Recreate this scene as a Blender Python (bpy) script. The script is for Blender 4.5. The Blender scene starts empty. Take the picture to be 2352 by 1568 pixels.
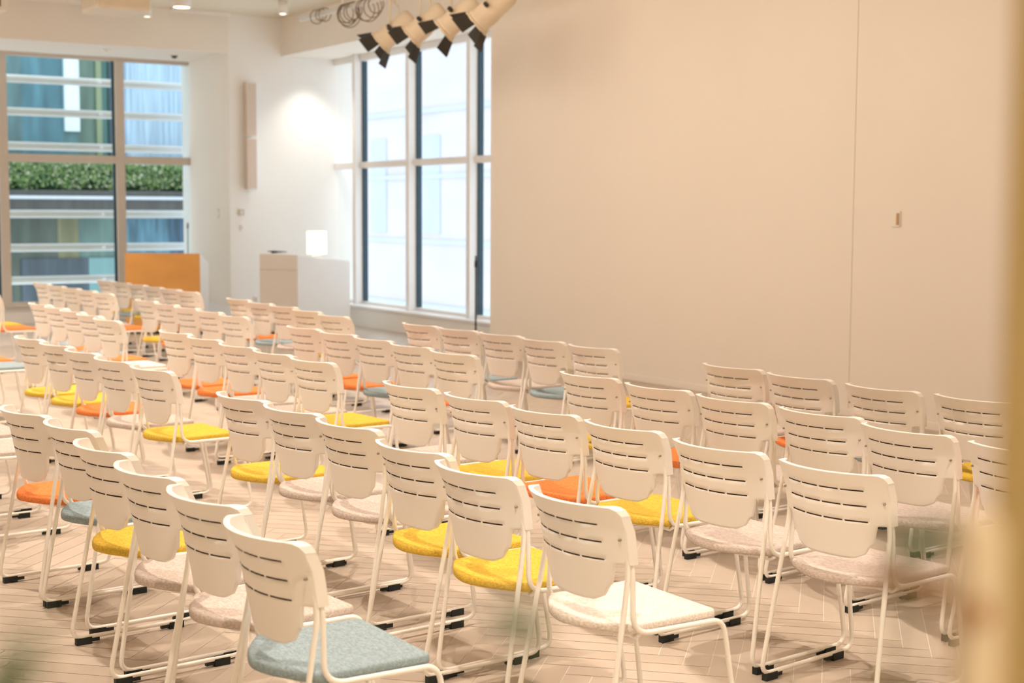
import bpy, bmesh, math, random
from mathutils import Vector, Matrix

random.seed(11)
S = bpy.context.scene
COL = S.collection
R = math.radians

# ------------------------------------------------------------------ camera
cam_data = bpy.data.cameras.new("camera")
cam = bpy.data.objects.new("camera", cam_data)
COL.objects.link(cam)
cam_data.sensor_width = 36.0
cam_data.lens = 3330.7 / 2352 * 36.0
cam_data.clip_start = 0.02
cam.matrix_world = (Matrix.Translation((0, 0, 1.6592))
                    @ Matrix.Rotation(-0.56859, 4, 'Z')
                    @ Matrix.Rotation(math.pi / 2 - 0.090766, 4, 'X')
                    @ Matrix.Rotation(0.0048648, 4, 'Z'))
cam_data.dof.use_dof = True
cam_data.dof.focus_distance = 5.6
cam_data.dof.aperture_fstop = 3.2
S.camera = cam

# ------------------------------------------------------------------ world, lights, exposure
S.view_settings.view_transform = 'Standard'
S.view_settings.look = 'None'
S.view_settings.exposure = 0.16
S.view_settings.gamma = 1.0
S.view_settings.use_curve_mapping = False
S.cycles.use_denoising = True
S.cycles.max_bounces = 10
S.cycles.diffuse_bounces = 6
S.cycles.transparent_max_bounces = 16
S.cycles.caustics_reflective = False
S.cycles.caustics_refractive = False
S.cycles.sample_clamp_indirect = 6.0

world = bpy.data.worlds.new("overcast_sky")
S.world = world
world.use_nodes = True
bg = world.node_tree.nodes["Background"]
bg.inputs[0].default_value = (0.93, 0.955, 1.0, 1)
bg.inputs[1].default_value = 1.8

WARM = (1.0, 0.81, 0.675)


def area_light(name, loc, rot, sx, sy, power, color, portal=False):
    d = bpy.data.lights.new(name, 'AREA')
    d.shape = 'RECTANGLE'
    d.size, d.size_y = sx, sy
    d.energy = power
    d.color = color
    if portal:
        d.cycles.is_portal = True
    o = bpy.data.objects.new(name, d)
    o.location = loc
    o.rotation_euler = rot
    COL.objects.link(o)
    return o


def spot_light(name, loc, power, color, angle=120, blend=0.8, radius=0.07, rot=(0, 0, 0)):
    d = bpy.data.lights.new(name, 'SPOT')
    d.energy = power
    d.color = color
    d.spot_size = R(angle)
    d.spot_blend = blend
    d.shadow_soft_size = radius
    o = bpy.data.objects.new(name, d)
    o.location = loc
    o.rotation_euler = rot
    COL.objects.link(o)
    return o


# daylight openings
area_light("window_portal", (3.3, 21.6, 2.05), (R(-90), 0, 0), 9.2, 3.6, 1, (1, 1, 1), True)
area_light("window_portal", (9.75, 16.8, 2.05), (0, R(90), 0), 3.6, 6.0, 1, (1, 1, 1), True)
# added unseen area lights for soft ambient fill over the seating
for ly in (3.2, 8.2, 13.2):
    area_light("ambient_fill", (3.2, ly, 4.36), (0, 0, 0), 4.0, 2.4, 12, WARM)
# added unseen area light brightening the far half of the beige wall
area_light("far_wall_fill", (4.4, 11.0, 4.28), (0, R(-52), 0), 1.4, 4.5, 135, WARM)
# ceiling downlights in a grid
for lx in (1.2, 3.9):
    for ly in (2.0, 5.2, 8.4, 11.6, 14.8, 18.0):
        spot_light("ceiling_downlight", (lx, ly, 4.34), 345 if ly < 10 else (430 if ly < 17 else 640), WARM, 104, 0.7, 0.04)
# unseen spots added to brighten the beige wall
for ly, lp in ((1.0, 60), (3.5, 80), (6.0, 100), (8.3, 125)):
    spot_light("wall_fill_spot", (5.3, ly, 4.34), lp, WARM, 100, 1.0, 0.10 if ly < 8 else 0.50, (0, R(-46), 0))
# light inside the corridor behind the glass partition
area_light("corridor_light", (0.3, -1.2, 2.85), (0, 0, 0), 1.6, 0.8, 56, (1.0, 0.80, 0.52))
# downlight in the soffit that grazes the white end wall
spot_light("soffit_downlight", (8.95, 19.22, 3.81), 85, (1.0, 0.93, 0.82), 100, 1.0, 0.09)


# ------------------------------------------------------------------ materials
def mat(name, color, rough=0.5, metal=0.0, noise=None, bump=None, emit=None, spec=0.5, streak=None):
    """Principled with optional procedural colour variation (noise = (scale, amount)), bump = (scale, strength)."""
    m = bpy.data.materials.new(name)
    m.use_nodes = True
    nt = m.node_tree
    b = nt.nodes["Principled BSDF"]
    b.inputs["Base Color"].default_value = (*color, 1)
    b.inputs["Roughness"].default_value = rough
    b.inputs["Metallic"].default_value = metal
    b.inputs["Specular IOR Level"].default_value = spec
    if noise or bump or streak:
        tc = nt.nodes.new("ShaderNodeTexCoord")
    if noise or streak:
        mp = nt.nodes.new("ShaderNodeMapping")
        nt.links.new(tc.outputs["Object"], mp.inputs[0])
        if streak:
            mp.inputs["Scale"].default_value = streak
        n = nt.nodes.new("ShaderNodeTexNoise")
        n.inputs["Scale"].default_value = noise[0]
        n.inputs["Detail"].default_value = 4
        nt.links.new(mp.outputs[0], n.inputs["Vector"])
        r = nt.nodes.new("ShaderNodeValToRGB")
        a = noise[1]
        r.color_ramp.elements[0].position = 0.3
        r.color_ramp.elements[1].position = 0.7
        r.color_ramp.elements[0].color = (*[max(0, c * (1 - a)) for c in color], 1)
        r.color_ramp.elements[1].color = (*[min(1, c * (1 + a)) for c in color], 1)
        nt.links.new(n.outputs["Fac"], r.inputs[0])
        nt.links.new(r.outputs[0], b.inputs["Base Color"])
    if bump:
        n2 = nt.nodes.new("ShaderNodeTexNoise")
        n2.inputs["Scale"].default_value = bump[0]
        n2.inputs["Detail"].default_value = 3
        nt.links.new(tc.outputs["Object"], n2.inputs["Vector"])
        bp = nt.nodes.new("ShaderNodeBump")
        bp.inputs["Strength"].default_value = bump[1]
        bp.inputs["Distance"].default_value = 0.002
        nt.links.new(n2.outputs["Fac"], bp.inputs["Height"])
        nt.links.new(bp.outputs[0], b.inputs["Normal"])
    if emit:
        b.inputs["Emission Color"].default_value = (*emit[0], 1)
        b.inputs["Emission Strength"].default_value = emit[1]
    return m


def clear_glass(name, color):
    m = bpy.data.materials.new(name)
    m.use_nodes = True
    nt = m.node_tree
    nt.nodes.remove(nt.nodes["Principled BSDF"])
    t = nt.nodes.new("ShaderNodeBsdfTransparent")
    t.inputs[0].default_value = (*color, 1)
    nt.links.new(t.outputs[0], nt.nodes["Material Output"].inputs[0])
    return m


M = {}
M['wall'] = mat("warm_white_paint", (0.84, 0.80, 0.74), 0.7, noise=(0.7, 0.015), bump=(60, 0.05), spec=0.2)
M['white_wall'] = mat("white_paint", (0.86, 0.86, 0.85), 0.7, noise=(0.7, 0.01), bump=(60, 0.05), spec=0.2)
M['ceiling'] = mat("ceiling_paint", (0.74, 0.69, 0.58), 0.8, noise=(0.5, 0.02), spec=0.2)
M['chair_white'] = mat("white_plastic", (0.86, 0.84, 0.81), 0.42, noise=(3, 0.01), spec=0.4)
M['tube_white'] = mat("white_powder_coat", (0.88, 0.86, 0.82), 0.35, noise=(3, 0.01), spec=0.5)
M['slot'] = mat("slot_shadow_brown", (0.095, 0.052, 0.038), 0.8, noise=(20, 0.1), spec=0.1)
M['rubber'] = mat("black_rubber", (0.022, 0.026, 0.026), 0.6, noise=(30, 0.1), spec=0.3)
M['dark_screw'] = mat("screw_metal", (0.35, 0.30, 0.25), 0.4, 0.6, noise=(30, 0.1))


def fabric(name, c):
    return mat(name, c, 0.95, noise=(190, 0.22), bump=(240, 0.9), spec=0.1, streak=(1.0, 0.35, 1.0))


M['yellow'] = fabric("yellow_fabric", (0.66, 0.45, 0.07))
M['orange'] = fabric("orange_fabric", (0.76, 0.235, 0.075))
M['beige'] = fabric("beige_fabric", (0.56, 0.485, 0.445))
M['pale beige'] = fabric("pale_beige_fabric", (0.72, 0.65, 0.60))
M['blue'] = fabric("blue_grey_fabric", (0.285, 0.365, 0.405))
M['steel_tan'] = mat("tan_window_frame", (0.62, 0.56, 0.50), 0.5, noise=(4, 0.02))
M['frame_white'] = mat("white_window_frame", (0.82, 0.82, 0.83), 0.5, noise=(4, 0.02))
M['gasket'] = mat("dark_blue_gasket", (0.02, 0.06, 0.09), 0.5, noise=(8, 0.1))
M['glass'] = clear_glass("clear_glass", (0.97, 0.985, 0.98))
M['glass_teal'] = clear_glass("pale_teal_glass", (0.905, 0.95, 0.955))


# ------------------------------------------------------------------ mesh helpers
class MB:
    """Collects vertices and faces for ONE mesh object."""

    def __init__(self):
        self.v, self.f, self.mi, self.sm = [], [], [], []

    def add(self, vs, fs, mi=0, smooth=False):
        o = len(self.v)
        self.v += [tuple(x) for x in vs]
        for f in fs:
            self.f.append(tuple(i + o for i in f))
            self.mi.append(mi)
            self.sm.append(smooth)
        return self

    def box(self, x0, x1, y0, y1, z0, z1, mi=0, mtx=None):
        vs = [Vector((x, y, z)) for z in (z0, z1) for y in (y0, y1) for x in (x0, x1)]
        if mtx:
            vs = [mtx @ q for q in vs]
        fs = [(0, 2, 3, 1), (4, 5, 7, 6), (0, 1, 5, 4), (2, 6, 7, 3), (0, 4, 6, 2), (1, 3, 7, 5)]
        return self.add(vs, fs, mi)

    def prism(self, pts, a, b, axis='y', mi=0, mtx=None):
        """pts: 2-D outline, extruded from a to b along axis."""
        n = len(pts)

        def P(p, t):
            if axis == 'y':
                q = Vector((p[0], t, p[1]))
            elif axis == 'x':
                q = Vector((t, p[0], p[1]))
            else:
                q = Vector((p[0], p[1], t))
            return mtx @ q if mtx else q
        vs = [P(p, a) for p in pts] + [P(p, b) for p in pts]
        fs = [tuple(range(n))[::-1], tuple(range(n, 2 * n))]
        fs += [(i, (i + 1) % n, (i + 1) % n + n, i + n) for i in range(n)]
        return self.add(vs, fs, mi)

    def tube(self, pts, r, seg=8, closed=False, mi=0, caps=True):
        pts = [Vector(p) for p in pts]
        n = len(pts)
        rs = r if isinstance(r, (list, tuple)) else [r] * n
        tang = []
        for i in range(n):
            a = pts[(i - 1) % n] if (closed or i) else pts[i]
            b = pts[(i + 1) % n] if (closed or i < n - 1) else pts[i]
            tang.append((b - a).normalized())
        up = Vector((0, 0, 1)) if abs(tang[0].z) < 0.9 else Vector((1, 0, 0))
        nrm = (up - tang[0] * up.dot(tang[0])).normalized()
        vs = []
        for i in range(n):
            t = tang[i]
            nrm = (nrm - t * nrm.dot(t)).normalized()
            bi = t.cross(nrm)
            for k in range(seg):
                a = 2 * math.pi * k / seg
                vs.append(pts[i] + (nrm * math.cos(a) + bi * math.sin(a)) * rs[i])
        fs = []
        for i in range(n if closed else n - 1):
            j = (i + 1) % n
            for k in range(seg):
                l = (k + 1) % seg
                fs.append((i * seg + k, i * seg + l, j * seg + l, j * seg + k))
        self.add(vs, fs, mi, True)
        if caps and not closed:
            o = len(self.v) - len(vs)
            self.f.append(tuple(range(o + seg - 1, o - 1, -1)))
            self.f.append(tuple(range(o + (n - 1) * seg, o + n * seg)))
            self.mi += [mi, mi]
            self.sm += [False, False]
        return self

    def lathe(self, prof, seg=20, mi=0, mtx=None, smooth=True):
        """prof: list of (radius, z), revolved about the z axis."""
        vs, fs = [], []
        for (r, z) in prof:
            for k in range(seg):
                a = 2 * math.pi * k / seg
                q = Vector((r * math.cos(a), r * math.sin(a), z))
                vs.append(mtx @ q if mtx else q)
        for i in range(len(prof) - 1):
            for k in range(seg):
                l = (k + 1) % seg
                fs.append((i * seg + k, i * seg + l, (i + 1) * seg + l, (i + 1) * seg + k))
        self.add(vs, fs, mi, smooth)
        return self

    def mesh(self, name, mats):
        me = bpy.data.meshes.new(name)
        me.from_pydata(self.v, [], self.f)
        for m in (mats if isinstance(mats, (list, tuple)) else [mats]):
            me.materials.append(m)
        me.polygons.foreach_set("material_index", self.mi)
        me.polygons.foreach_set("use_smooth", self.sm)
        me.update()
        bm = bmesh.new()
        bm.from_mesh(me)
        bmesh.ops.recalc_face_normals(bm, faces=bm.faces)
        bm.to_mesh(me)
        bm.free()
        return me

    def build(self, name, mats, parent=None, bevel=0.0, loc=None):
        o = bpy.data.objects.new(name, self.mesh(name, mats))
        COL.objects.link(o)
        if parent:
            o.parent = parent
        if loc:
            o.location = loc
        if bevel:
            bv = o.modifiers.new("bevel", 'BEVEL')
            bv.width = bevel
            bv.segments = 2
            bv.limit_method = 'ANGLE'
            bv.angle_limit = R(40)
        return o


def fillet(pts, rad, n=5):
    """Rounds the inner corners of a 3-D polyline."""
    pts = [Vector(p) for p in pts]
    out = [pts[0]]
    for i in range(1, len(pts) - 1):
        a, p, b = pts[i - 1], pts[i], pts[i + 1]
        r = rad[i - 1] if isinstance(rad, (list, tuple)) else rad
        da, db = (a - p), (b - p)
        d = min(r, da.length * 0.48, db.length * 0.48)
        s, e = p + da.normalized() * d, p + db.normalized() * d
        for k in range(n + 1):
            t = k / n
            out.append(s * (1 - t) ** 2 + p * 2 * t * (1 - t) + e * t ** 2)
    out.append(pts[-1])
    return out


def empty(name, loc, rz=0.0):
    o = bpy.data.objects.new(name, None)
    o.empty_display_size = 0.1
    COL.objects.link(o)
    o.location = loc
    o.rotation_euler = (0, 0, rz)
    return o


def tag(o, label=None, cat=None, group=None, kind=None):
    if label:
        o["label"] = label
    if cat:
        o["category"] = cat
    if group:
        o["group"] = group
    if kind:
        o["kind"] = kind
    return o


def struct(o, label=None):
    o["kind"] = "structure"
    if label:
        o["label"] = label
    return o


# ------------------------------------------------------------------ room shell
XWALL, XWIN, YW, YL = 8.6, 9.5, 19.67, 21.3
ZS, ZC = 3.84, 4.38
XL = -1.6

# floor: light wood herringbone planks with pale joints, one mesh
fl = MB()
fl.box(XL - 0.2, 9.9, -3.2, 21.6, -0.12, -0.0015, 0)
PW, PL = 0.10, 0.60
c45 = math.sqrt(0.5)
gap = 0.0016


def plank(u0, v0, u1, v1, mi):
    q = [(u0 + gap, v0 + gap), (u1 - gap, v0 + gap), (u1 - gap, v1 - gap), (u0 + gap, v1 - gap)]
    w = [((u - v) * c45, (u + v) * c45) for u, v in q]
    cx = sum(p[0] for p in w) / 4
    cy = sum(p[1] for p in w) / 4
    if not (XL < cx < 9.3 and 0.3 < cy < 21.4):
        return
    fl.add([(x, y, 0.0) for x, y in w], [(0, 1, 2, 3)], mi)


for j in range(-160, 300):
    for i in range(-6, 18):
        # classic herringbone: step (PW, PW) along the zigzag, repeat of 2*PL across
        ou, ov = j * PW + i * 2 * PL, j * PW
        plank(ou, ov, ou + PL, ov + PW, random.choice((1, 2, 3)))
        plank(ou, ov + PW, ou + PW, ov + PW + PL, random.choice((1, 2, 3)))
planks = [mat("oak_plank", c, 0.38, noise=(5, 0.05), streak=(1, 1, 1), spec=0.45)
          for c in ((0.51, 0.435, 0.365), (0.49, 0.415, 0.345), (0.525, 0.45, 0.38))]
floor = struct(fl.build("floor", [mat("plank_joint", (0.80, 0.74, 0.66), 0.6, noise=(4, 0.03))] + planks))

# ceiling
ce = MB()
ce.box(XL - 0.2, 9.9, 0.3, 21.5, ZC, ZC + 0.15)
struct(ce.build("ceiling", M['ceiling']))

# right wall: two broad panels with a narrow joint, plus the bulkhead over the side window
rw = MB()
rw.box(XWALL, XWALL + 0.9, 8.381, 13.92, 0, ZC)
rw.box(XWALL, XWALL + 0.9, 0.45, 8.375, 0, ZC)
rw.box(XWALL + 0.004, XWALL + 0.9, 8.375, 8.381, 0, ZC, 1)
rw.box(XWALL, XWIN + 0.4, 13.92, YW, ZS, ZC)
struct(rw.build("wall_right", [M['wall'], mat("joint_shade", (0.5, 0.42, 0.34), 0.8, noise=(4, 0.02))]))
bb = MB()
bb.box(XWALL - 0.012, XWALL, 0.45, 13.92, 0, 0.06)
struct(bb.build("baseboard_right", M['wall'], bevel=0.003))

# low wall and sill under the side window
lw = MB()
lw.box(9.22, XWIN + 0.3, 13.92, YW, 0, 0.255)
struct(lw.build("wall_side", M['white_wall']))
sl = MB()
sl.box(9.19, XWIN + 0.02, 13.93, YW - 0.01, 0.255, 0.292)
struct(sl.build("trim_1", M['frame_white'], bevel=0.006))

# white end wall (right part), the bulkhead over the end window, low wall under it
ew = MB()
ew.box(7.79, XWIN + 0.4, YW, YL + 0.3, 0, ZC)
ew.box(XL - 0.2, 7.79, YW, YL + 0.3, ZS, ZC, 1)  # warm tone stands in for interior light on the white bulkhead
ew.box(7.779, 7.79, YW, YL - 0.06, 0.27, ZS, 1)  # recess side: same wall, warm room light put into its colour
ew.box(XL - 0.2, 7.79, YL - 0.08, YL + 0.2, 0, 0.235)
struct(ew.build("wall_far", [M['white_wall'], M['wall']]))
s2 = MB()
s2.box(XL, 7.79, YL - 0.14, YL, 0.235, 0.262)
struct(s2.build("trim_2", M['steel_tan'], bevel=0.005))

lwl = MB()
lwl.box(XL - 0.2, XL, 0.3, 21.5, 0, ZC)
struct(lwl.build("wall_left", M['wall']))

# wall around the glass partition in front of the camera, and the corridor behind
YP = 0.39
nw = MB()
nw.box(3.0, XWIN, YP - 0.04, YP + 0.06, 0, ZC)
nw.box(XL - 0.2, 3.0, YP - 0.04, YP + 0.06, 2.75, ZC)
struct(nw.build("wall_near", M['wall']))
cw = MB()
cw.box(XL - 0.2, 3.0, -2.6, -2.5, 0, 3.0)
cw.box(XL - 0.3, XL - 0.2, -2.6, 0.35, 0, 3.0)
cw.box(3.0, 3.1, -2.6, 0.35, 0, 3.0)
cw.box(XL - 0.3, 3.1, -2.6, 0.35, 3.0, 3.1)
struct(cw.build("wall_corridor", M['wall']))
gp = MB()
gp.box(XL, 0.545, YP - 0.004, YP + 0.004, 0.02, 2.75)
gp.box(0.60, 3.0, YP - 0.004, YP + 0.004, 0.02, 2.75)
struct(gp.build("partition_glass", M['glass']))

# ------------------------------------------------------------------ windows
def window_end():
    """End wall window: tan mullions at 1.67 m, one transom."""
    xs = [6.72 - 1.675 * k for k in range(0, 5)]
    f = MB()
    for x in xs:
        f.box(x - 0.065, x + 0.065, YL - 0.06, YL + 0.06, 0.26, ZS)
        f.box(x - 0.095, x - 0.065, YL - 0.0, YL + 0.05, 0.26, ZS, 1)
    f.box(XL, 7.79, YL - 0.05, YL + 0.05, 2.30, 2.415)
    f.box(XL, 7.79, YL - 0.05, YL + 0.05, 0.235, 0.30)
    f.box(XL, 7.79, YL - 0.05, YL + 0.05, ZS - 0.05, ZS)
    o = struct(f.build("window_1", [M['steel_tan'], M['gasket']], bevel=0.004))
    edges = [7.79] + [e for x in xs for e in (x + 0.065, x - 0.065)] + [XL]
    for i in range(0, len(edges) - 1, 2):
        for z0, z1 in ((0.30, 2.30), (2.415, ZS - 0.05)):
            g = MB()
            g.box(edges[i + 1], edges[i], YL - 0.004, YL + 0.004, z0, z1)
            g.build("pane", M['glass_teal'], o)


def window_side():
    """Side window: deep white mullions with dark gaskets."""
    ys = [18.81, 17.21, 15.62, 14.02]
    f = MB()
    for y in ys:
        f.box(XWIN - 0.16, XWIN + 0.03, y, y + 0.085, 0.292, ZS)
        f.box(XWIN - 0.045, XWIN + 0.03, y - 0.03, y, 0.292, ZS, 1)
    f.box(XWIN - 0.07, XWIN + 0.03, 13.92, YW, 2.235, 2.325)
    f.box(XWIN - 0.07, XWIN + 0.03, 13.92, YW, ZS - 0.09, ZS)
    f.box(XWIN - 0.05, XWIN + 0.03, 13.92, YW, 0.292, 0.33)
    for y in ys[:3]:
        f.box(XWIN - 0.09, XWIN - 0.07, y - 0.10, y + 0.19, 2.245, 2.315)
    o = struct(f.build("window_2", [M['frame_white'], M['gasket']], bevel=0.004))
    edges = [YW] + [e for y in ys for e in (y + 0.085, y - 0.03)] + [13.92]
    for i in range(0, len(edges) - 1, 2):
        if edges[i] - edges[i + 1] < 0.1:
            continue
        for z0, z1 in ((0.33, 2.235), (2.325, ZS - 0.09)):
            g = MB()
            g.box(XWIN - 0.004, XWIN + 0.004, edges[i + 1], edges[i], z0, z1)
            g.build("pane", M['glass'], o)


window_end()
window_side()

# ------------------------------------------------------------------ outside
# white tubular sun louvres in front of the end window
lm = mat("white_louvre_metal", (0.95, 0.95, 0.96), 0.35, noise=(2, 0.02))
LOUV = [(3.525, "topmost white tubular louvre outside the left window"),
        (3.05, "white tubular louvre second from top outside left window"),
        (2.555, "white tubular louvre just above the transom of the left window"),
        (1.559, "white tubular louvre just under the hedge outside left window"),
        (1.06, "white tubular louvre level with the lectern top outside left window"),
        (0.58, "lowest white tubular louvre outside the left window behind the chairs")]
for z, lab in LOUV:
    lo = MB()
    lo.tube([(XL, 21.95, z), (9.4, 21.95, z)], 0.060, 12)
    o = lo.build("sun_louvre", lm)
    tag(o, lab, "louvre", "white sun louvres outside the left window")
    br = MB()
    for x in (6.62, 8.4, 5.0):
        br.box(x - 0.012, x + 0.012, 21.72, 21.95, z - 0.012, z + 0.012)
    br.build("bracket", lm, o)

# building opposite the end window
bld = empty("office_building", (9.5, 32.0, -3.0))
tag(bld, "teal glass office building across the street seen through the left window", "building")


def facade(name, x0, x1, z0, z1, color, depth=0.0, noise=(1.2, 0.35), streak=(3, 1, 0.5), rough=0.25):
    b = MB()
    b.box(x0 - 9.5, x1 - 9.5, -depth, 0.25, z0 + 3.0, z1 + 3.0)
    return b.build(name, mat("facade_" + name, color, rough, noise=noise, streak=streak), bld)


TEAL, GREEN, SLATE, LBLUE, OCHRE = (0.10, 0.185, 0.195), (0.115, 0.185, 0.145), (0.065, 0.085, 0.105), (0.38, 0.52, 0.66), (0.21, 0.20, 0.105)
facade("glass_panel", 2.0, 8.0, 2.6, 16.0, TEAL)
facade("glass_panel", 8.0, 8.88, 2.6, 16.0, (0.075, 0.185, 0.23))
facade("white_column", 8.88, 9.20, 3.3, 16.0, (0.72, 0.84, 0.90), 0.12, (1, 0.05))
facade("glass_panel", 9.20, 9.58, 2.6, 16.0, GREEN)
facade("yellow_fin", 9.58, 9.70, 2.75, 16.0, (0.24, 0.30, 0.18), 0.08, (1, 0.1))
facade("glass_panel", 9.70, 9.95, 2.6, 16.0, (0.09, 0.22, 0.20))
facade("dark_mullion", 9.85, 9.97, 2.6, 16.0, (0.04, 0.07, 0.09), 0.1, (1, 0.1))
facade("glass_panel", 9.95, 10.25, 2.6, 16.0, (0.40, 0.50, 0.66))
facade("streaked_panel", 10.25, 14.5, 2.72, 16.0, LBLUE, 0.05, (2.6, 0.30), (7, 1, 0.22))
facade("glass_panel", 8.88, 9.20, 2.6, 3.3, (0.09, 0.19, 0.20))
facade("planter_band", 2.0, 14.5, 1.55, 2.02, (0.075, 0.075, 0.07), 0.95, (2, 0.2))
facade("ledge_rail", 2.0, 14.5, 1.83, 1.90, (0.60, 0.64, 0.70), 1.0, (1, 0.03))
facade("glass_panel", 2.0, 8.7, -6, 1.55, (0.085, 0.105, 0.085))
facade("ochre_panel", 8.7, 9.15, 0.55, 1.55, OCHRE, 0.0, (1.5, 0.3))  # ochre-toned facade panel
facade("glass_panel", 9.15, 9.95, 0.55, 1.55, (0.13, 0.215, 0.19))
facade("glass_panel", 9.95, 11.2, 0.0, 1.55, (0.10, 0.22, 0.30), 0.0, (2.2, 0.5), (5, 1, 0.4))
facade("glass_panel", 11.2, 14.5, -6, 1.55, (0.06, 0.125, 0.20), 0.0, (2.2, 0.5), (5, 1, 0.4))
facade("dark_panel", 7.9, 9.35, -6, 0.55, SLATE, 0.05)
facade("pale_panel", 9.35, 9.95, -6, 0.55, (0.20, 0.36, 0.37), 0.05, (1, 0.1))
facade("glass_panel", 9.95, 11.2, -6, 0.0, (0.08, 0.18, 0.26))

# hedge on the planter: a mass of small leaves
hg = MB()
random.seed(5)
for i in range(9000):
    x = random.uniform(5.5, 14.2)
    z = 2.06 + 0.60 * random.random() ** 0.8 + 0.05 * math.sin(x * 7)
    y = 31.42 - 0.28 * random.random()
    s = random.uniform(0.03, 0.075)
    d = Vector((random.uniform(-1, 1), random.uniform(-.6, .6), random.uniform(-1.3, 0.4))).normalized()
    w = d.cross(Vector((random.uniform(-.5, .5), -1, random.uniform(-.5, .5)))).normalized() * s * 0.45
    p = Vector((x, y, z))
    hg.add([p, p + d * s * 0.5 + w, p + d * s, p + d * s * 0.5 - w], [(0, 1, 2, 3)], random.choice((0, 0, 1, 2)))
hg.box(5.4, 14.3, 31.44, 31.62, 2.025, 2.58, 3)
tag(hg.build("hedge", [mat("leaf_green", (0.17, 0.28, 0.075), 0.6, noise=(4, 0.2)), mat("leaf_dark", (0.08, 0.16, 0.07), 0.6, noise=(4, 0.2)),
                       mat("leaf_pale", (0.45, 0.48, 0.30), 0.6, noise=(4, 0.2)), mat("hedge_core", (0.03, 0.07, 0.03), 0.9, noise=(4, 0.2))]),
    "green leafy hedge band on the building ledge outside the left window", "hedge", kind="stuff")

# pale facade beyond the side window
pf = empty("pale_building", (22.0, 40.0, -3.0))
tag(pf, "pale bluish white building facade seen through the right window", "building")
b = MB()
b.box(0, 0.3, -34, 34, -3, 12)
b.build("facade_wall", mat("pale_facade", (0.63, 0.615, 0.68), 0.7, noise=(0.35, 0.06), streak=(1, 1, 2.5)), pf)
for z in (-0.4, 1.6, 3.6, 5.6, 7.6):
    b = MB()
    b.box(-0.06, 0.0, -34, 34, z, z + 0.12)
    b.build("floor_band", mat("facade_band", (0.56, 0.65, 0.74), 0.7, noise=(1, 0.05)), pf)
for k, yy in enumerate((8.6, 5.4, 2.0, -1.5)):
    b = MB()
    b.box(-0.03, 0.0, yy, yy + 1.1, 3.9, 6.9)
    b.build("facade_window", mat("facade_pane", (0.50, 0.59, 0.72), 0.3, noise=(1, 0.08)), pf)

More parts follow.
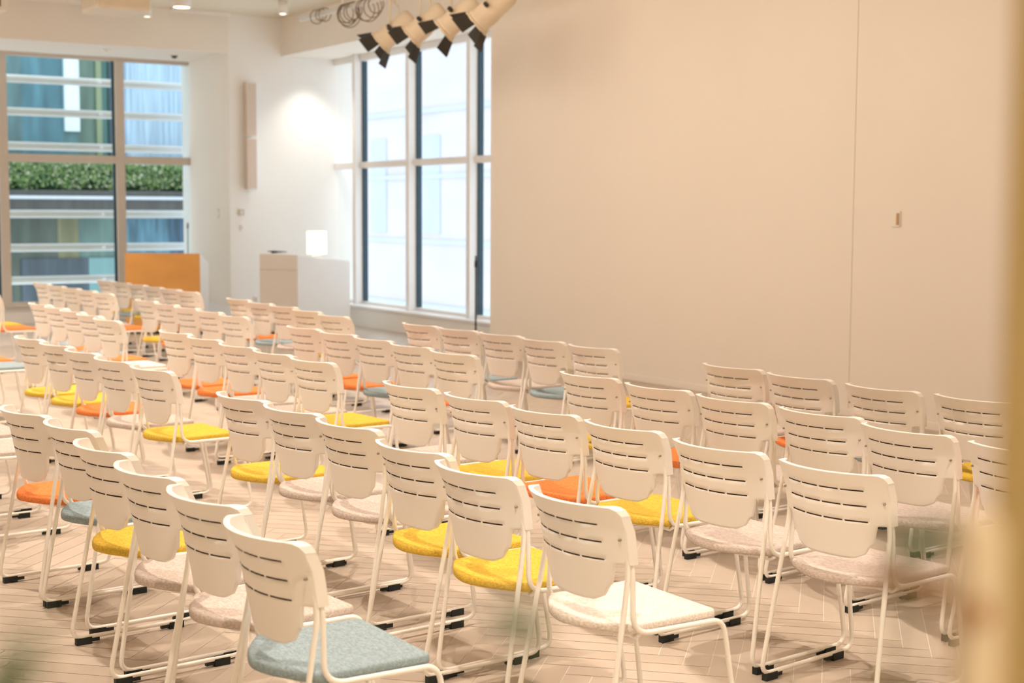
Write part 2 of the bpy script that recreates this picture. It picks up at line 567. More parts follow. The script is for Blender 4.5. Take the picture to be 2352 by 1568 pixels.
# ------------------------------------------------------------------ the meeting chair
def backrest_mesh():
    rows = [.800, .7965, .790, .778, .760, .7440, .7390, .722, .706, .6900, .6850, .668, .652, .6360, .6310, .622,
            .600, .575, .553, .538, .522, .509, .500]
    WB = 15                                     # row index of the wing's lower edge
    slot_rows = (5, 9, 13)
    dash = [-.88, -.67, -.468, -.422, -.22, -.023, .023, .22, .422, .468, .67, .88]
    slot_cols = {(-.88, -.67), (-.67, -.468), (-.422, -.22), (-.22, -.023), (.023, .22), (.22, .422), (.468, .67), (.67, .88)}
    inner = [-1, -.93] + dash + [.93, 1]
    wing = [.3, .6, .85, 1.0]
    cols = [('w', -q) for q in reversed(wing)] + [('i', q) for q in inner] + [('w', q) for q in wing]
    th_rim = .006

    def w_in(z):
        return .178 if z > .622 else .178 - (.622 - z) * .22

    def pos(ci, ri):
        z = rows[ri]
        k, q = cols[ci]
        if k == 'i':
            y = q * w_in(z)
        else:
            W = .228 - (.80 - z) * .045
            y = math.copysign(.178 + (W - .178) * abs(q), q)
        Rr = .029
        if z > .755:
            W = .228
            over = abs(y) - (W - Rr)
            zt = .80 if over <= 0 else .80 - Rr + math.sqrt(max(0, Rr * Rr - over * over))
            z = .755 + (z - .755) * (zt - .755) / .045
        if z < .56 and k == 'i':
            zb = .50 + .048 * abs(q) ** 8
            z = .56 - (.56 - z) * (.56 - zb) / .06
        c = -.006 - (z - .5) * .205 - max(0, z - .72) * .30
        x = c + .335 - math.sqrt(.335 * .335 - y * y)
        return x, y, z, (k == 'w')

    nc, nr = len(cols), len(rows)
    cell = {}
    for r in range(nr - 1):
        for c in range(nc - 1):
            wingcell = cols[c][0] == 'w' or cols[c + 1][0] == 'w'
            if wingcell and r >= WB:
                continue
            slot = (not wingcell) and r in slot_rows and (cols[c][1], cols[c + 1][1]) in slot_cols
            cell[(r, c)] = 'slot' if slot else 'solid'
    b = MB()
    vid = {}

    def vert(r, c, side):
        key = (r, c, side)
        if key not in vid:
            x, y, z, wg = pos(c, r)
            t = .011
            if z > .775:
                t += .007 * (z - .775) / .025
            if wg and r < WB + 1:
                t += .021
            if side == 'f':
                x += t
            elif side == 'rs':
                x += .0045
            elif side == 'fs':
                x += t - .0035
            vid[key] = len(b.v)
            b.v.append((x, y, z))
        return vid[key]

    def face(ids, mi, sm=True):
        b.f.append(tuple(ids))
        b.mi.append(mi)
        b.sm.append(sm)

    for (r, c), kind in cell.items():
        q = [(r, c), (r, c + 1), (r + 1, c + 1), (r + 1, c)]
        if kind == 'solid':
            face([vert(*p, 'r') for p in q], 0)
            face([vert(*p, 'f') for p in reversed(q)], 0)
        else:
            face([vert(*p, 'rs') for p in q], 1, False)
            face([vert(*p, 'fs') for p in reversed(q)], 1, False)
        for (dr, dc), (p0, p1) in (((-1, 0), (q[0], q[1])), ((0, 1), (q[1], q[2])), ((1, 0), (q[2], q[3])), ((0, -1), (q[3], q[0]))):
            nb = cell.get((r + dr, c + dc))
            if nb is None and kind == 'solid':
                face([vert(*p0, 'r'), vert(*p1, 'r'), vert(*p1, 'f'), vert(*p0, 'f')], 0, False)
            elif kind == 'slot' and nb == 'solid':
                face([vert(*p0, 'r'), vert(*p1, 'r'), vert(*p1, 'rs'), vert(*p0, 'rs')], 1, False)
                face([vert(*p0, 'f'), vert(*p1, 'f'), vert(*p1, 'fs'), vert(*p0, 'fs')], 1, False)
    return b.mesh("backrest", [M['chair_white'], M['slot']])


def cushion_mesh(material):
    HW = .216
    ring = []
    for k in range(25):                        # rear edge, convex, from left tip to right tip
        y = HW - 2 * HW * k / 24
        ring.append((-.038 + .105 * (abs(y) / HW) ** 1.75, y))
    fr = [(.07, -HW), (.40, -HW), (.40, HW), (.07, HW)]
    arc = fillet([(p[0], p[1], 0) for p in fr], .028, 5)
    ring += [(p.x, p.y) for p in arc[1:-1]]
    ctr = Vector((.19, 0))
    lev = [(.412, .006), (.414, .001), (.422, 0), (.432, .0005), (.437, .003), (.4395, .007), (.4405, .014), (.4405, .03), (.440, .07), (.438, .11)]
    b = MB()
    n = len(ring)
    # local normals of the outline
    pts = [Vector(p) for p in ring]
    area = sum(pts[i].x * pts[(i + 1) % n].y - pts[(i + 1) % n].x * pts[i].y for i in range(n))
    sgn = 1 if area > 0 else -1
    nor = []
    for i in range(n):
        t = (pts[(i + 1) % n] - pts[i - 1]).normalized()
        nor.append(Vector((-t.y, t.x)) * sgn)
    vs = []
    for z, ins in lev:
        for i in range(n):
            if ins < .02:
                p = pts[i] + nor[i] * ins
            else:
                p = pts[i] + (ctr - pts[i]) * min(.95, (ins - .0) / .19 + .0)
            vs.append((p.x, p.y, z))
    fs = []
    for l in range(len(lev) - 1):
        for i in range(n):
            j = (i + 1) % n
            fs.append((l * n + i, l * n + j, (l + 1) * n + j, (l + 1) * n + i))
    vs.append((ctr.x, ctr.y, .438))
    top = (len(lev) - 1) * n
    fs += [(top + i, top + (i + 1) % n, len(vs) - 1) for i in range(n)]
    vs.append((ctr.x, ctr.y, .410))
    fs += [((i + 1) % n, i, len(vs) - 1) for i in range(n)]
    b.add(vs, fs, 0, True)
    return b.mesh("seat_cushion", material)


def pan_mesh():
    b = MB()
    out = [(.02, 0), (.03, .12), (.075, .20), (.375, .20), (.385, .19), (.385, -.19), (.375, -.20), (.075, -.20), (.03, -.12)]
    b.prism(out, .402, .4095, 'z')
    return b.mesh("seat_pan", M['chair_white'])


def side_frame_mesh(s):
    p = [(.052, .205, .70), (.070, .210, .60), (.067, .219, .411), (.408, .231, .411), (.472, .242, .026), (-.050, .242, .026),
         (.054, .212, .60), (.040, .206, .69)]
    p = fillet([(x, y * s, z) for x, y, z in p], [.04, .065, .045, .055, .055, .04], 6)
    b = MB()
    b.tube(p, .0085, 8)
    return b.mesh("side_frame", M['tube_white'])


def cross_mesh(x):
    b = MB()
    b.tube([(x, -.218, .409), (x, -.2, .396), (x, .2, .396), (x, .218, .409)], .0065, 8)
    return b.mesh("cross_bar", M['tube_white'])


def pad_mesh(x, s, d):
    b = MB()
    y0, y1 = sorted((s * .230, s * .2535))
    b.box(x - .03, x + .03, y0, y1, 0.0, .027)
    y0, y1 = sorted((s * .236, s * .251))
    b.box(x + d * .03 - .001 * d, x + d * .062, y0, y1, .006, .021) if d > 0 else b.box(x - .062, x - .029, y0, y1, .006, .021)
    return b.mesh("foot_pad", M['rubber'])


def screw_mesh(s):
    b = MB()
    m = Matrix.Translation((.0255, s * .207, .700)) @ Matrix.Rotation(R(-90), 4, 'Y') @ Matrix.Rotation(R(s * -18), 4, 'X')
    b.lathe([(.0, .010), (.003, .0093), (.0042, .0075), (.0042, -.004)], 10, mtx=m)
    return b.mesh("screw", M['dark_screw'])


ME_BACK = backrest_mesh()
ME_PAN = pan_mesh()
ME_SIDE = [side_frame_mesh(1), side_frame_mesh(-1)]
ME_CROSS = [cross_mesh(.09), cross_mesh(.345)]
ME_PAD = [pad_mesh(x, s, d) for s in (1, -1) for x, d in ((.0, 1), (.375, -1))]
ME_SCREW = [screw_mesh(1), screw_mesh(-1)]
ME_CUSH = {k: cushion_mesh(M[k]) for k in ('yellow', 'orange', 'beige', 'pale beige', 'blue')}

root0 = empty("meeting_chair", (0, 0, 0))


def part(nm, me, par):
    o = bpy.data.objects.new(nm, me)
    COL.objects.link(o)
    o.parent = par
    return o


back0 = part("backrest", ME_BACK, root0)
for m_ in ME_SCREW:
    part("screw", m_, back0)
CUSH0 = part("seat_cushion", ME_CUSH['beige'], root0)
part("seat_pan", ME_PAN, root0)
for q, m_ in enumerate(ME_SIDE):
    fr0 = part("side_frame", m_, root0)
    for pm in ME_PAD[q * 2:q * 2 + 2]:
        part("foot_pad", pm, fr0)
for m_ in ME_CROSS:
    part("cross_bar", m_, root0)

# row (1 = nearest the glass partition, 5 = by the beige wall), block counted from the camera, chair counted from the near end,
# x, y on the floor, turn in degrees, seat colour ('' where the photograph hides the seat)
CHAIRS = [
    (1, 1, 0, 1.516, 3.611, 1.0, 'blue'),
    (1, 1, 1, 1.543, 4.134, 4.9, 'beige'),
    (1, 1, 2, 1.539, 4.647, 4.8, 'beige'),
    (1, 1, 3, 1.556, 5.191, 4.3, 'yellow'),
    (1, 1, 4, 1.602, 5.772, 4.7, 'blue'),
    (1, 1, 5, 1.553, 6.28, 6, 'orange'),
    (1, 2, 0, 1.564, 7.6, 3.5, 'beige'),
    (1, 2, 1, 1.564, 8.18, 5.5, 'beige'),
    (2, 1, 0, 2.484, 3.545, 0.8, 'pale beige'),
    (2, 1, 1, 2.47, 4.098, 3.8, 'yellow'),
    (2, 1, 2, 2.507, 4.606, 4.9, 'yellow'),
    (2, 1, 3, 2.558, 5.243, 4.5, 'beige'),
    (2, 1, 4, 2.545, 5.751, 5.4, 'beige'),
    (2, 1, 5, 2.521, 6.259, 4.5, 'yellow'),
    (2, 2, 0, 2.549, 7.604, 5.8, 'yellow'),
    (2, 2, 1, 2.515, 8.164, 4.0, 'beige'),
    (2, 2, 2, 2.505, 8.732, 4.0, 'orange'),
    (2, 2, 3, 2.491, 9.245, 5.4, 'yellow'),
    (2, 2, 4, 2.462, 9.786, 3.4, 'yellow'),
    (2, 3, 0, 2.45, 11.55, 3.5, 'blue'),
    (2, 3, 1, 2.45, 12.1, 4.9, 'orange'),
    (3, 1, 0, 3.515, 3.501, 7, 'beige'),
    (3, 1, 1, 3.48, 4.051, 5.6, 'beige'),
    (3, 1, 2, 3.478, 4.629, 5.1, 'yellow'),
    (3, 1, 3, 3.453, 5.163, 5.5, 'orange'),
    (3, 1, 4, 3.429, 5.696, 5.1, 'yellow'),
    (3, 1, 5, 3.39, 6.248, 4.5, 'beige'),
    (3, 2, 0, 3.476, 7.567, 5.5, 'yellow'),
    (3, 2, 1, 3.458, 8.09, 3.5, 'beige'),
    (3, 2, 2, 3.447, 8.62, 4.1, 'beige'),
    (3, 2, 3, 3.453, 9.211, 4.8, 'orange'),
    (3, 2, 4, 3.446, 9.755, 5.2, 'orange'),
    (3, 3, 0, 3.382, 11.111, 3.6, 'pale beige'),
    (3, 3, 1, 3.409, 11.656, 5.0, 'orange'),
    (3, 3, 2, 3.416, 12.164, 5.2, 'blue'),
    (3, 3, 3, 3.424, 12.686, 4.7, 'orange'),
    (3, 3, 4, 3.419, 13.197, 5.5, 'blue'),
    (3, 4, 0, 3.42, 15.15, 4.2, 'orange'),
    (3, 4, 1, 3.42, 15.7, 5.1, 'yellow'),
    (4, 1, 0, 4.4, 3.43, 5.8, ''),
    (4, 1, 1, 4.389, 3.97, 3.6, 'beige'),
    (4, 1, 2, 4.443, 4.505, 5.6, 'yellow'),
    (4, 1, 3, 4.416, 5.042, 5.0, 'beige'),
    (4, 1, 4, 4.402, 5.576, 5.6, 'orange'),
    (4, 1, 5, 4.404, 6.156, 4.8, 'yellow'),
    (4, 2, 0, 4.384, 7.535, 4.8, 'beige'),
    (4, 2, 1, 4.396, 8.083, 4.2, 'orange'),
    (4, 2, 2, 4.402, 8.62, 4.3, 'blue'),
    (4, 2, 3, 4.396, 9.128, 4.6, 'orange'),
    (4, 2, 4, 4.382, 9.683, 4.1, 'orange'),
    (4, 3, 0, 4.383, 11.042, 4.9, ''),
    (4, 3, 1, 4.402, 11.615, 4.4, ''),
    (4, 3, 2, 4.395, 12.132, 5.7, ''),
    (4, 3, 3, 4.405, 12.685, 3.9, 'orange'),
    (4, 3, 4, 4.408, 13.231, 3.7, 'yellow'),
    (4, 4, 0, 4.417, 14.619, 3.6, 'orange'),
    (4, 4, 1, 4.413, 15.168, 5.5, ''),
    (4, 4, 2, 4.401, 15.704, 5.6, ''),
    (4, 4, 3, 4.39, 16.245, 4.5, ''),
    (4, 4, 4, 4.384, 16.82, 5.3, ''),
    (5, 1, 2, 5.397, 4.468, 5.2, 'yellow'),
    (5, 1, 3, 5.334, 4.986, 4.1, 'blue'),
    (5, 1, 4, 5.328, 5.557, 3.8, 'orange'),
    (5, 1, 5, 5.336, 6.093, 4.4, 'beige'),
    (5, 2, 0, 5.346, 7.435, 5.3, 'yellow'),
    (5, 2, 1, 5.339, 7.989, 3.6, 'blue'),
    (5, 2, 2, 5.33, 8.505, 5.8, 'beige'),
    (5, 2, 3, 5.289, 9.013, 5.4, 'blue'),
    (5, 2, 4, 5.257, 9.521, 3.6, ''),
    (5, 3, 0, 5.094, 10.672, 4.1, 'blue'),
    (5, 3, 1, 5.142, 11.289, 4.8, 'yellow'),
    (5, 3, 2, 5.188, 11.886, 5.4, 'beige'),
    (5, 3, 3, 5.199, 12.418, 3.9, 'blue'),
    (5, 3, 4, 5.231, 13.03, 5.1, 'orange'),
    (5, 4, 0, 5.266, 14.511, 4.8, ''),
    (5, 4, 1, 5.262, 15.019, 5.6, ''),
    (5, 4, 2, 5.245, 15.527, 5.7, ''),
    (5, 4, 3, 5.235, 16.035, 5.5, 'yellow'),
    (5, 4, 4, 5.214, 16.543, 3.8, 'blue'),
    (5, 4, 5, 5.182, 17.051, 5.0, 'yellow'),
]
ROWN = {1: "back row", 2: "second row from back", 3: "middle row", 4: "second row from wall", 5: "beige wall row"}
BLKN = {1: "near block", 2: "second block", 3: "third block", 4: "far block"}
ORD = {0: "nearest", 1: "second nearest", 2: "third nearest", 3: "fourth nearest", 4: "fifth nearest", 5: "sixth nearest"}
hidden_cycle = ['beige', 'blue', 'yellow', 'orange']
for k, (r, bk, i, x, y, deg, colr) in enumerate(CHAIRS):
    if k == 0:
        root, cush = root0, CUSH0
        kids = list(root0.children)
    else:
        root = root0.copy()
        COL.objects.link(root)
        for p in kids:
            c = p.copy()
            COL.objects.link(c)
            c.parent = root
            if p is CUSH0:
                cush = c
            for sp in list(p.children):
                d = sp.copy()
                COL.objects.link(d)
                d.parent = c
    root.location = (x, y, 0)
    root.rotation_euler = (0, 0, R(deg))
    use = colr or hidden_cycle[k % 4]
    cush.data = ME_CUSH[use]
    seat_word = {'blue': "blue-grey", 'pale beige': "pale-beige"}.get(colr, colr)
    lead = f"white chair with {seat_word} seat" if colr else "white chair"
    tag(root, f"{lead}, {ORD[i]} in {BLKN[bk]} of {ROWN[r]}" + (" at left" if (r, bk) in ((1, 2), (3, 4)) else ""), "chair", "white meeting chairs in five rows")

# ------------------------------------------------------------------ lecterns and end-wall things
wood = mat("orange_wood", (0.74, 0.38, 0.11), 0.35, noise=(6, 0.08), streak=(0.3, 6, 0.6), spec=0.5)
lac = mat("white_lacquer", (0.84, 0.82, 0.79), 0.4, noise=(3, 0.01))
lec = empty("lectern", (6.773, 18.2, 0), R(-37))
tag(lec, "orange wooden lectern with white side panel in front of the left window", "lectern")
b = MB(); b.box(-1.0, 0, 0, .025, 0.04, 1.065)
b.build("front_panel", wood, lec, 0.003)
for x in (-1.0, -0.03):
    b = MB(); b.prism([(.026, 0), (.40, 0), (.40, .93), (.026, 1.065)], x, x + .03, 'x')
    b.build("side_panel", lac, lec, 0.003)
b = MB(); b.prism([(.03, .99), (.40, .86), (.40, .885), (.03, 1.015)], -.969, -.031, 'x')
b.build("desk_top", wood, lec, 0.003)
b = MB(); b.box(-.969, -.031, .03, .39, .45, .47)
b.build("shelf", lac, lec)
b = MB(); b.box(-1.0, 0, .002, .38, 0, .04)
b.build("plinth", M['rubber'], lec)

blackm = mat("black_metal", (0.02, 0.02, 0.022), 0.5, noise=(10, 0.1))
mic = empty("gooseneck_microphone", (6.72, 18.48, .962))
tag(mic, "black gooseneck microphone standing on the orange wooden lectern", "microphone")
b = MB(); b.lathe([(0, 0), (.05, 0), (.05, .012), (.015, .02), (.012, .05), (0, .05)], 16)
b.build("base", blackm, mic)
b = MB(); b.tube([(0, 0, .045), (0, .002, .20), (.0, -.004, .34), (-.01, -.03, .43)], .006, 8)
b.build("gooseneck", blackm, mic)
b = MB(); b.tube([(-.010, -.028, .425), (-.014, -.04, .455), (-.02, -.06, .50)], [.011, .016, .013], 10)
b.build("capsule", mat("grey_mic_grille", (0.28, 0.27, 0.26), 0.5, noise=(40, 0.2)), mic)

pod = empty("media_console", (7.758, 17.3, 0))
tag(pod, "white media console with sloping side panel between the chairs and right window", "console")
A, C, D = Vector((-.341, .45)), Vector((0, 0)), Vector((1.0, .50))
E4 = A + (D - C)


def slab(pts, z0, ztop):
    n = len(pts)
    vs = [(p.x, p.y, z0) for p in pts] + [(p.x, p.y, z) for p, z in zip(pts, ztop)]
    fs = [tuple(range(n))[::-1], tuple(range(n, 2 * n))] + [(i, (i + 1) % n, (i + 1) % n + n, i + n) for i in range(n)]
    return vs, fs


b = MB(); b.add(*slab([A, C, D, E4], 0.05, [1.075, 1.06, .955, .965]))
b.build("cabinet", lac, pod, 0.012)
b = MB()
dA, dC = (A - C).normalized(), (D - C).normalized()
b.add(*slab([A + Vector((.02, .02)), C + Vector((.02, .04)), D - dC * .05 + Vector((0, .03)), E4 - dC * .05], 0, [.05] * 4))
b.build("plinth", M['rubber'], pod)
nD = Vector((-dA.y, dA.x))
b = MB()
for zz in (.86,):
    p0, p1 = C + dA * .01, A - dA * .01
    q = Vector((dA.y, -dA.x)) * 0.003
    q = q if q.dot(Vector((-1, -1))) > 0 else -q
    b.add(*slab([p0, p1, p1 + q, p0 + q], zz, [zz + .006] * 4))
b.build("drawer_gap", mat("drawer_gap_shade", (0.5, 0.45, 0.4), 0.8, noise=(3, 0.02)), pod)

lap = empty("tablet", (7.66, 17.72, 1.077), R(50))
tag(lap, "dark tablet lying on top of the white media console", "tablet")
b = MB(); b.box(-.14, .14, -.09, .09, 0.012, .022, mtx=Matrix.Rotation(R(4), 4, 'X'))
b.build("body", blackm, lap, 0.003)
b = MB(); b.box(-.10, .10, .02, .05, -.004, .014)
b.build("stand", blackm, lap)

lamp = empty("glass_reflection", (8.17, 17.60, 1.03))  # reflection in the glass built as a glowing solid; no lamp stands here
tag(lamp, "small glowing stand-in for a glass reflection above the white media console", "reflection")
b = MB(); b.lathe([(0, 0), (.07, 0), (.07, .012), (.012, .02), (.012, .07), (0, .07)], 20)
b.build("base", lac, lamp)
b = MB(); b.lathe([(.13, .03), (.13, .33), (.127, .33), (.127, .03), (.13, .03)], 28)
b.build("reflection_body", mat("reflection_glow", (0.9, 0.86, 0.76), 0.8, emit=((1.0, 0.93, 0.78), 1.1)), lamp)

# two stacked column loudspeakers on the white end wall
spk = mat("speaker_tan_grille", (0.66, 0.56, 0.49), 0.6, noise=(60, 0.06))
for k, (z0, z1, lab) in enumerate(((2.675, 3.44, "upper slim column loudspeaker on the white end wall"), (1.92, 2.655, "lower slim column loudspeaker on the white end wall"))):
    t = empty("column_loudspeaker", (8.08, YW, z0))
    tag(t, lab, "loudspeaker", "wall column loudspeakers")
    b = MB(); b.box(-.075, .075, -.13, -.03, 0, z1 - z0)
    b.build("cabinet", lac, t, .006)
    b = MB(); b.box(-.0775, -.0745, -.125, -.035, .01, z1 - z0 - .01)
    b.build("side_grille", spk, t)
    b = MB(); b.box(-.066, .066, -.134, -.1295, .015, z1 - z0 - .015)
    b.build("front_grille", spk, t)
    b = MB(); b.box(-.03, .03, -.03, 0, .10, .16); b.box(-.03, .03, -.03, 0, z1 - z0 - .16, z1 - z0 - .10)
    b.build("wall_bracket", lac, t)

plate = mat("grey_beige_plastic", (0.60, 0.54, 0.47), 0.5, noise=(10, 0.02))
for nm, loc, sz, lab, cat in (("thermostat", (7.95, YW, 1.60), (.085, .025, .085), "small square thermostat on the white end wall below the loudspeakers", "thermostat"),
                              ("light_switch", (7.955, YW, 1.385), (.05, .015, .09), "pale light switch under the thermostat on the white end wall", "switch"),
                              ("wall_socket", (8.16, YW, .345), (.07, .015, .11), "pale wall socket low on the white end wall beside the console", "socket")):
    t = empty(nm, loc)
    tag(t, lab, cat)
    b = MB(); b.box(-sz[0] / 2, sz[0] / 2, -sz[1], 0, -sz[2] / 2, sz[2] / 2)
    b.build("plate", plate if nm == "thermostat" else lac, t, .004)
    b = MB(); b.box(-sz[0] * .2, sz[0] * .2, -sz[1] - .004, -sz[1] + .001, -sz[2] * .25, sz[2] * .25)
    b.build("button", lac if nm == "thermostat" else plate, t, .001)
t = empty("wall_socket", (7.79, 20.1, 1.58))
tag(t, "narrow pale wall plate on the window recess side", "wall plate")
b = MB(); b.box(-.012, 0, -.04, .04, -.07, .07)
b.build("plate", plate, t, .003)
b = MB(); b.box(-.016, -.011, -.015, .015, -.03, .03)
b.build("button", lac, t)
t = empty("light_switch", (XWALL, 7.918, 1.60))
tag(t, "small tan light switch on the big beige wall", "switch")
b = MB(); b.box(-.012, 0, -.045, .045, -.062, .062)
b.build("plate", M['wall'], t, .004)
b = MB(); b.box(-.017, -.011, -.036, -.008, -.045, .045)
b.build("rocker", mat("tan_rocker", (0.48, 0.30, 0.16), 0.5, noise=(10, 0.05)), t, .002)

# slim black stand by the side window
st = empty("microphone_stand", (9.05, 14.98, 0))
tag(st, "slim black floor stand in front of the right window beside the beige wall", "stand")
b = MB(); b.lathe([(0, 0), (.10, 0), (.10, .012), (.02, .03), (.014, .06), (0, .06)], 20)
b.build("base", blackm, st)
b = MB(); b.tube([(0, 0, .05), (0, 0, 1.10)], .011, 10)
b.build("pole", blackm, st)
b = MB(); b.tube([(-.01, 0, 1.0), (.03, 0, 1.0)], .022, 10); b.tube([(0, 0, .96), (0, 0, 1.04)], .018, 10)
b.build("clamp_knob", blackm, st)

# ------------------------------------------------------------------ stage lights on the ceiling rig
cream = mat("cream_lamp_housing", (0.78, 0.68, 0.53), 0.45, noise=(5, 0.03))
flap = mat("dark_barn_door", (0.035, 0.032, 0.026), 0.7, noise=(8, 0.1))
lens = mat("lamp_lens", (0.55, 0.45, 0.32), 0.2, noise=(8, 0.05))
RX, RZ = 7.4, 3.93
rig = empty("lighting_rig", (RX, 13.0, RZ))
tag(rig, "long white lighting pipe hung under the ceiling above the window", "lighting pipe")
b = MB(); b.tube([(0, -4.0, 0), (0, 3.35, 0)], .03, 12)
b.build("pipe", M['tube_white'], rig)
for yy in (-3.0, -0.5, 2.2):
    b = MB(); b.tube([(0, yy, .02), (0, yy, ZC - RZ)], .012, 8)
    b.build("hanger_rod", M['tube_white'], rig)


def stage_light(y, lab, doors, turn=0.0):
    """Spot body on a yoke clamped to the pipe; its barrel points down to the left of the picture."""
    d = Vector((-.58, .50, -.64)).normalized()
    t = empty("stage_light", (RX, y, RZ))
    tag(t, lab, "stage light", "stage lights on the ceiling rig")
    c0 = Vector((-.01, .02, -.395))                 # barrel centre
    q = d.to_track_quat('Z', 'Y')
    mt = Matrix.Translation(c0) @ q.to_matrix().to_4x4() @ Matrix.Rotation(R(turn), 4, 'Z') @ Matrix.Scale(1.15, 4)
    b = MB(); b.lathe([(0, -.24), (.07, -.235), (.088, -.20), (.092, -.05), (.10, .0), (.10, .10), (.112, .115), (.112, .135), (.10, .14), (.096, .10), (0, .095)], 24, mtx=mt)
    b.build("housing", cream, t)
    b = MB(); b.lathe([(0, .105), (.05, .112), (.092, .105)], 24, mtx=mt)
    b.build("lens", lens, t)
    b = MB(); b.lathe([(.108, .135), (.125, .138), (.125, .158), (.108, .158), (.108, .135)], 24, mtx=mt)
    b.build("front_ring", cream, t)
    side = (mt.to_3x3() @ Vector((1, 0, 0)))
    b = MB()
    a0, a1 = c0 + mt.to_3x3() @ Vector((.115, 0, -.02)), c0 + mt.to_3x3() @ Vector((-.115, 0, -.02))
    b.tube(fillet([a0, a0 + Vector((0, 0, .30)), a1 + Vector((0, 0, .30)), a1], .03, 4), .010, 6)
    b.build("yoke", cream, t)
    mid = (a0 + a1) / 2 + Vector((0, 0, .30))
    b = MB(); b.tube([mid, (0, 0, .0)], .012, 8); b.box(-.04, .04, -.03, .03, -.045, .035)
    b.build("clamp", cream, t)
    b = MB(); b.tube([a0 + mt.to_3x3() @ Vector((.0, 0, 0)), a0 + mt.to_3x3() @ Vector((.04, 0, 0))], .022, 10)
    b.build("tilt_knob", flap, t)
    for ang, w0, w1, ln, op in doors:
        mm = mt @ Matrix.Rotation(R(ang), 4, 'Z') @ Matrix.Translation((.118, 0, .155)) @ Matrix.Rotation(R(op), 4, 'Y')
        o = MB().prism([(-w0, 0), (w0, 0), (w1, ln), (-w1, ln)], -.002, .002, 'x', mtx=mm)
        o.build("barn_door", flap, t)


STD = [(k, .06, .082, .135, 30) for k in (0, 90, 180, 270)]
for y, lab, tr in ((13.94, "stage light with dark flaps, leftmost of the four on the ceiling pipe", 15),
                   (13.265, "stage light with dark flaps, second from left on the ceiling pipe", 20),
                   (12.60, "stage light with dark flaps, third from left on the ceiling pipe", 33),
                   (11.966, "stage light with dark flaps, rightmost of the four on the ceiling pipe", 18)):
    stage_light(y, lab, STD, tr)


def coil(y, z, n, r, lab, wob):
    b = MB()
    random.seed(int(y * 100))
    for k in range(n):
        yy = y + (k - n / 2) * wob + random.uniform(-.02, .02)
        rr = r * random.uniform(.75, 1.1)
        pts = []
        for a in range(20):
            t = 2 * math.pi * a / 20
            pts.append((RX + math.cos(t) * rr * .75 + random.uniform(-.004, .004), yy - math.cos(t) * rr * .5, z - rr + math.sin(t) * rr))
        b.tube(pts, .006, 6, closed=True)
    o = b.build("cable_coil", mat("cable_" + str(n), (0.20, 0.15, 0.11), 0.6, noise=(20, 0.1)))
    tag(o, lab, "cable", "cable coils on the lighting pipe")


coil(15.05, 3.97, 6, .125, "big coil of cable hanging from the middle of the ceiling pipe", .045)
coil(15.85, 3.99, 3, .075, "small loose coil of cable at the far end of the ceiling pipe", .12)
coil(14.55, 3.97, 4, .12, "looped cable hanging beside the leftmost stage light", .09)

# ------------------------------------------------------------------ ceiling fittings
glow = mat("lamp_glow", (1, .9, .75), 0.5, emit=((1.0, 0.88, 0.66), 7.0))


def cyl_fitting(name, x, y, zb, r, lab):
    t = empty(name, (x, y, ZC))
    tag(t, lab, "ceiling lamp")
    h = ZC - zb
    b = MB(); b.lathe([(0, 0), (r, 0), (r, -h), (r * .86, -h), (r * .86, -h + .015), (0, -h + .015)], 24)
    b.build("housing", lac, t)
    b = MB(); b.lathe([(0, -h + .008), (r * .84, -h + .008)], 24)
    b.build("light_disc", glow, t)


cyl_fitting("ceiling_lamp", 6.62, 18.3, 4.225, .125, "broad round glowing ceiling lamp above the left window")
cyl_fitting("ceiling_lamp", 7.896, 18.0, 4.205, .060, "slim white cylinder ceiling lamp near the corner above the white wall")
cyl_fitting("ceiling_lamp", 6.23, 18.5, 4.10, .055, "small white ceiling lamp under the ceiling box above the left window")
t = empty("ceiling_unit", (5.65, 17.5, ZC))
tag(t, "wide cream box hanging from the ceiling above the left window", "ceiling unit")
b = MB(); b.box(-.36, .30, -.02, .7, -.345, -.05)
b.build("housing", cream, t, .04)
b = MB(); b.box(-.28, .22, -.021, .04, -.05, 0)
b.build("mount", cream, t)
for xx in (-.2, .15):
    b = MB(); b.tube([(xx, .3, -.06), (xx, .3, 0)], .012, 8)
    b.build("hanger_rod", cream, t)
t = empty("ceiling_vent", (4.0, 17.5, ZC))
tag(t, "boxed ceiling vent with dark grille at the top left corner", "vent")
b = MB(); b.box(-.5, .25, 0, .5, -.465, 0)
b.build("housing", lac, t, .02)
b = MB(); b.box(-.44, .17, -.004, .01, -.42, -.05)
b.build("grille", mat("vent_dark", (0.16, 0.11, 0.06), 0.7, noise=(20, 0.1)), t)
for x0, x1, lab in ((4.6, 5.95, "white light track on the ceiling left of the ceiling box"), (6.9, 7.75, "white light track on the ceiling right of the broad lamp")):
    b = MB(); b.box(x0, x1, 19.45, 19.52, ZC - .05, ZC)
    tag(b.build("light_track", lac, None, .006), lab, "light track", "ceiling light tracks")
for x, y, nm, m_, lab in ((6.216, 20.18, "smoke_detector", lac, "small white round detector in the soffit over the left window"),
                          (7.244, 20.36, "security_camera", blackm, "small black dome camera in the soffit over the left window")):
    t = empty(nm, (x, y, ZS))
    tag(t, lab, "detector" if nm == "smoke_detector" else "camera")
    b = MB(); b.lathe([(0, 0), (.06, 0), (.06, -.015), (0, -.015)], 20)
    b.build("base", lac, t)
    b = MB(); b.lathe([(.045, -.014), (.04, -.035), (.02, -.05), (0, -.052)], 20)
    b.build("dome", m_, t)

# ------------------------------------------------------------------ right beside the camera: door post, pull bar, plant
olive = mat("olive_tan_post", (0.56, 0.43, 0.21), 0.5, noise=(6, 0.04))
b = MB()
b.box(.527, .62, YP - .035, YP + .035, 0, 2.75)
struct(b.build("trim_3", olive, bevel=.006))

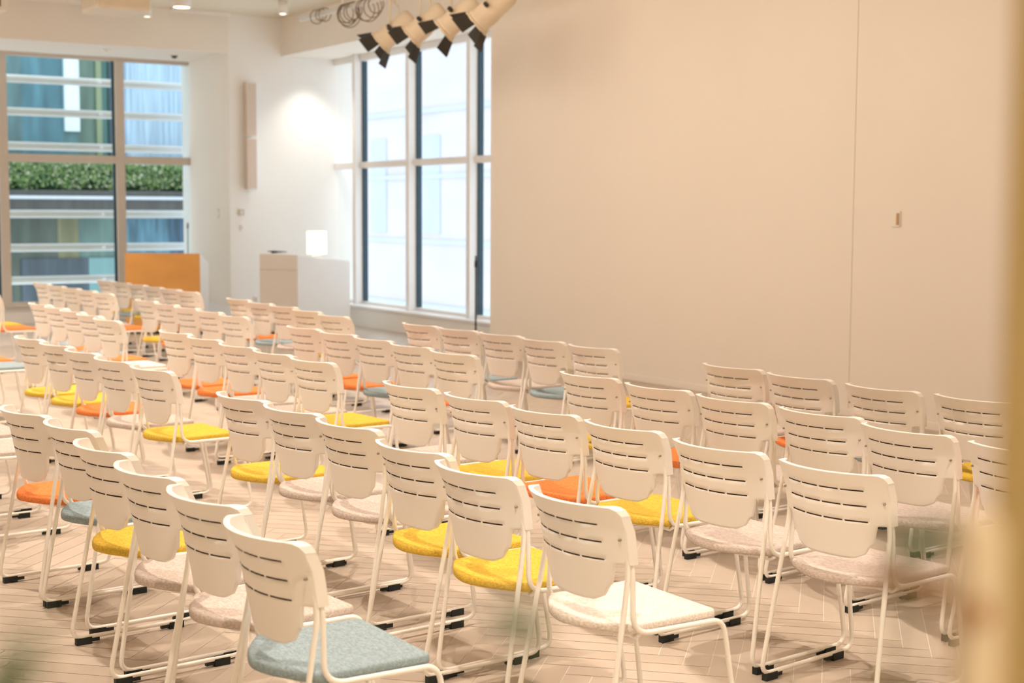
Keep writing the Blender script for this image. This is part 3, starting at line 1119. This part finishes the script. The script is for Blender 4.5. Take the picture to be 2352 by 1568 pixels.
pale_wood = mat("pale_wood_pull", (0.50, 0.43, 0.34), 0.5, noise=(8, 0.06), streak=(6, 6, 0.6))
pull = empty("door_pull", (.418, .342, 0))
tag(pull, "blurred pale wooden pull bar on the glass close to the camera at the right edge", "door handle")
b = MB(); b.tube([(0, 0, .95), (0, 0, 1.545), (0, 0, 1.552)], [.0095, .0095, .005], 14)
b.build("bar", pale_wood, pull)
for zz in (1.519, 1.05):
    b = MB(); b.tube([(0, .0, zz), (.0, .047, zz)], .005, 10)
    b.tube([(-.009, -.008, zz), (-.013, -.012, zz)], .0045, 10)
    b.build("bolt", mat("brown_bolt", (0.30, 0.15, 0.06), 0.5, noise=(8, 0.05)), pull)

plant = empty("potted_plant", (.22, .20, 0))
tag(plant, "blurred slender-leaved green plant just in front of the camera at the bottom edge", "plant")
b = MB(); b.lathe([(0, 0), (.10, 0), (.13, .28), (.13, .30), (.118, .30), (.115, .26), (0, .26)], 24)
b.build("pot", mat("grey_pot", (0.45, 0.43, 0.40), 0.7, noise=(6, 0.05)), plant)
leafm = mat("soft_green_leaf", (0.085, 0.12, 0.07), 0.55, noise=(20, 0.2))


def sprig(p0, p1, p2, ln, w, roll):
    """A thin arched stem from p0 over p1 to p2 (world points) with one pointed leaf at its end."""
    o = Vector((.22, .20, 0))
    p0, p1, p2 = Vector(p0) - o, Vector(p1) - o, Vector(p2) - o
    N = 20
    pts = [p0 * (1 - k / N) ** 2 + p1 * 2 * (k / N) * (1 - k / N) + p2 * (k / N) ** 2 for k in range(N + 1)]
    st_ = MB().tube(pts, [.0022 - .0014 * k / N for k in range(N + 1)], 6).build("stem", leafm, plant)
    right, up = Vector((.84, -.54, 0)), Vector((0, 0, 1))
    d = (right * math.cos(roll) + up * math.sin(roll)).normalized()
    sd = (up * math.cos(roll) - right * math.sin(roll)).normalized()
    nn = d.cross(sd)
    vs, fs = [], []
    M_ = 12
    for k in range(M_ + 1):
        u = k / M_
        p = p2 + d * (u - .5) * ln + nn * (.12 * ln * math.sin(math.pi * u))
        ww = w * math.sin(math.pi * min(.98, max(.02, u)) ** .85)
        vs += [p + sd * ww, p + nn * ww * .3, p - sd * ww, p - nn * .0006]
    for k in range(M_):
        for q in range(4):
            r_ = (q + 1) % 4
            fs.append((k * 4 + q, k * 4 + r_, (k + 1) * 4 + r_, (k + 1) * 4 + q))
    fs += [(0, 1, 2, 3), (4 * M_ + 3, 4 * M_ + 2, 4 * M_ + 1, 4 * M_)]
    MB().add(vs, fs, 0, True).build("leaf", leafm, plant)


sprig((.21, .20, .27), (.08, .36, 1.20), (.088, .371, 1.542), .030, .0062, 1.0)
sprig((.20, .21, .27), (.05, .34, 1.10), (.077, .374, 1.530), .028, .0060, .9)
sprig((.23, .20, .27), (.20, .33, 1.30), (.2125, .3275, 1.5465), .024, .0052, -.35)
sprig((.24, .20, .27), (.31, .30, 1.35), (.3385, .297, 1.5605), .022, .0056, .55)
sprig((.25, .20, .27), (.30, .31, 1.40), (.334, .300, 1.5585), .016, .0042, -.4)
sprig((.24, .19, .27), (.33, .20, 1.0), (.30, .16, 1.35), .05, .012, .6)
sprig((.20, .18, .27), (.10, .20, 1.0), (.12, .16, 1.30), .05, .012, 2.2)
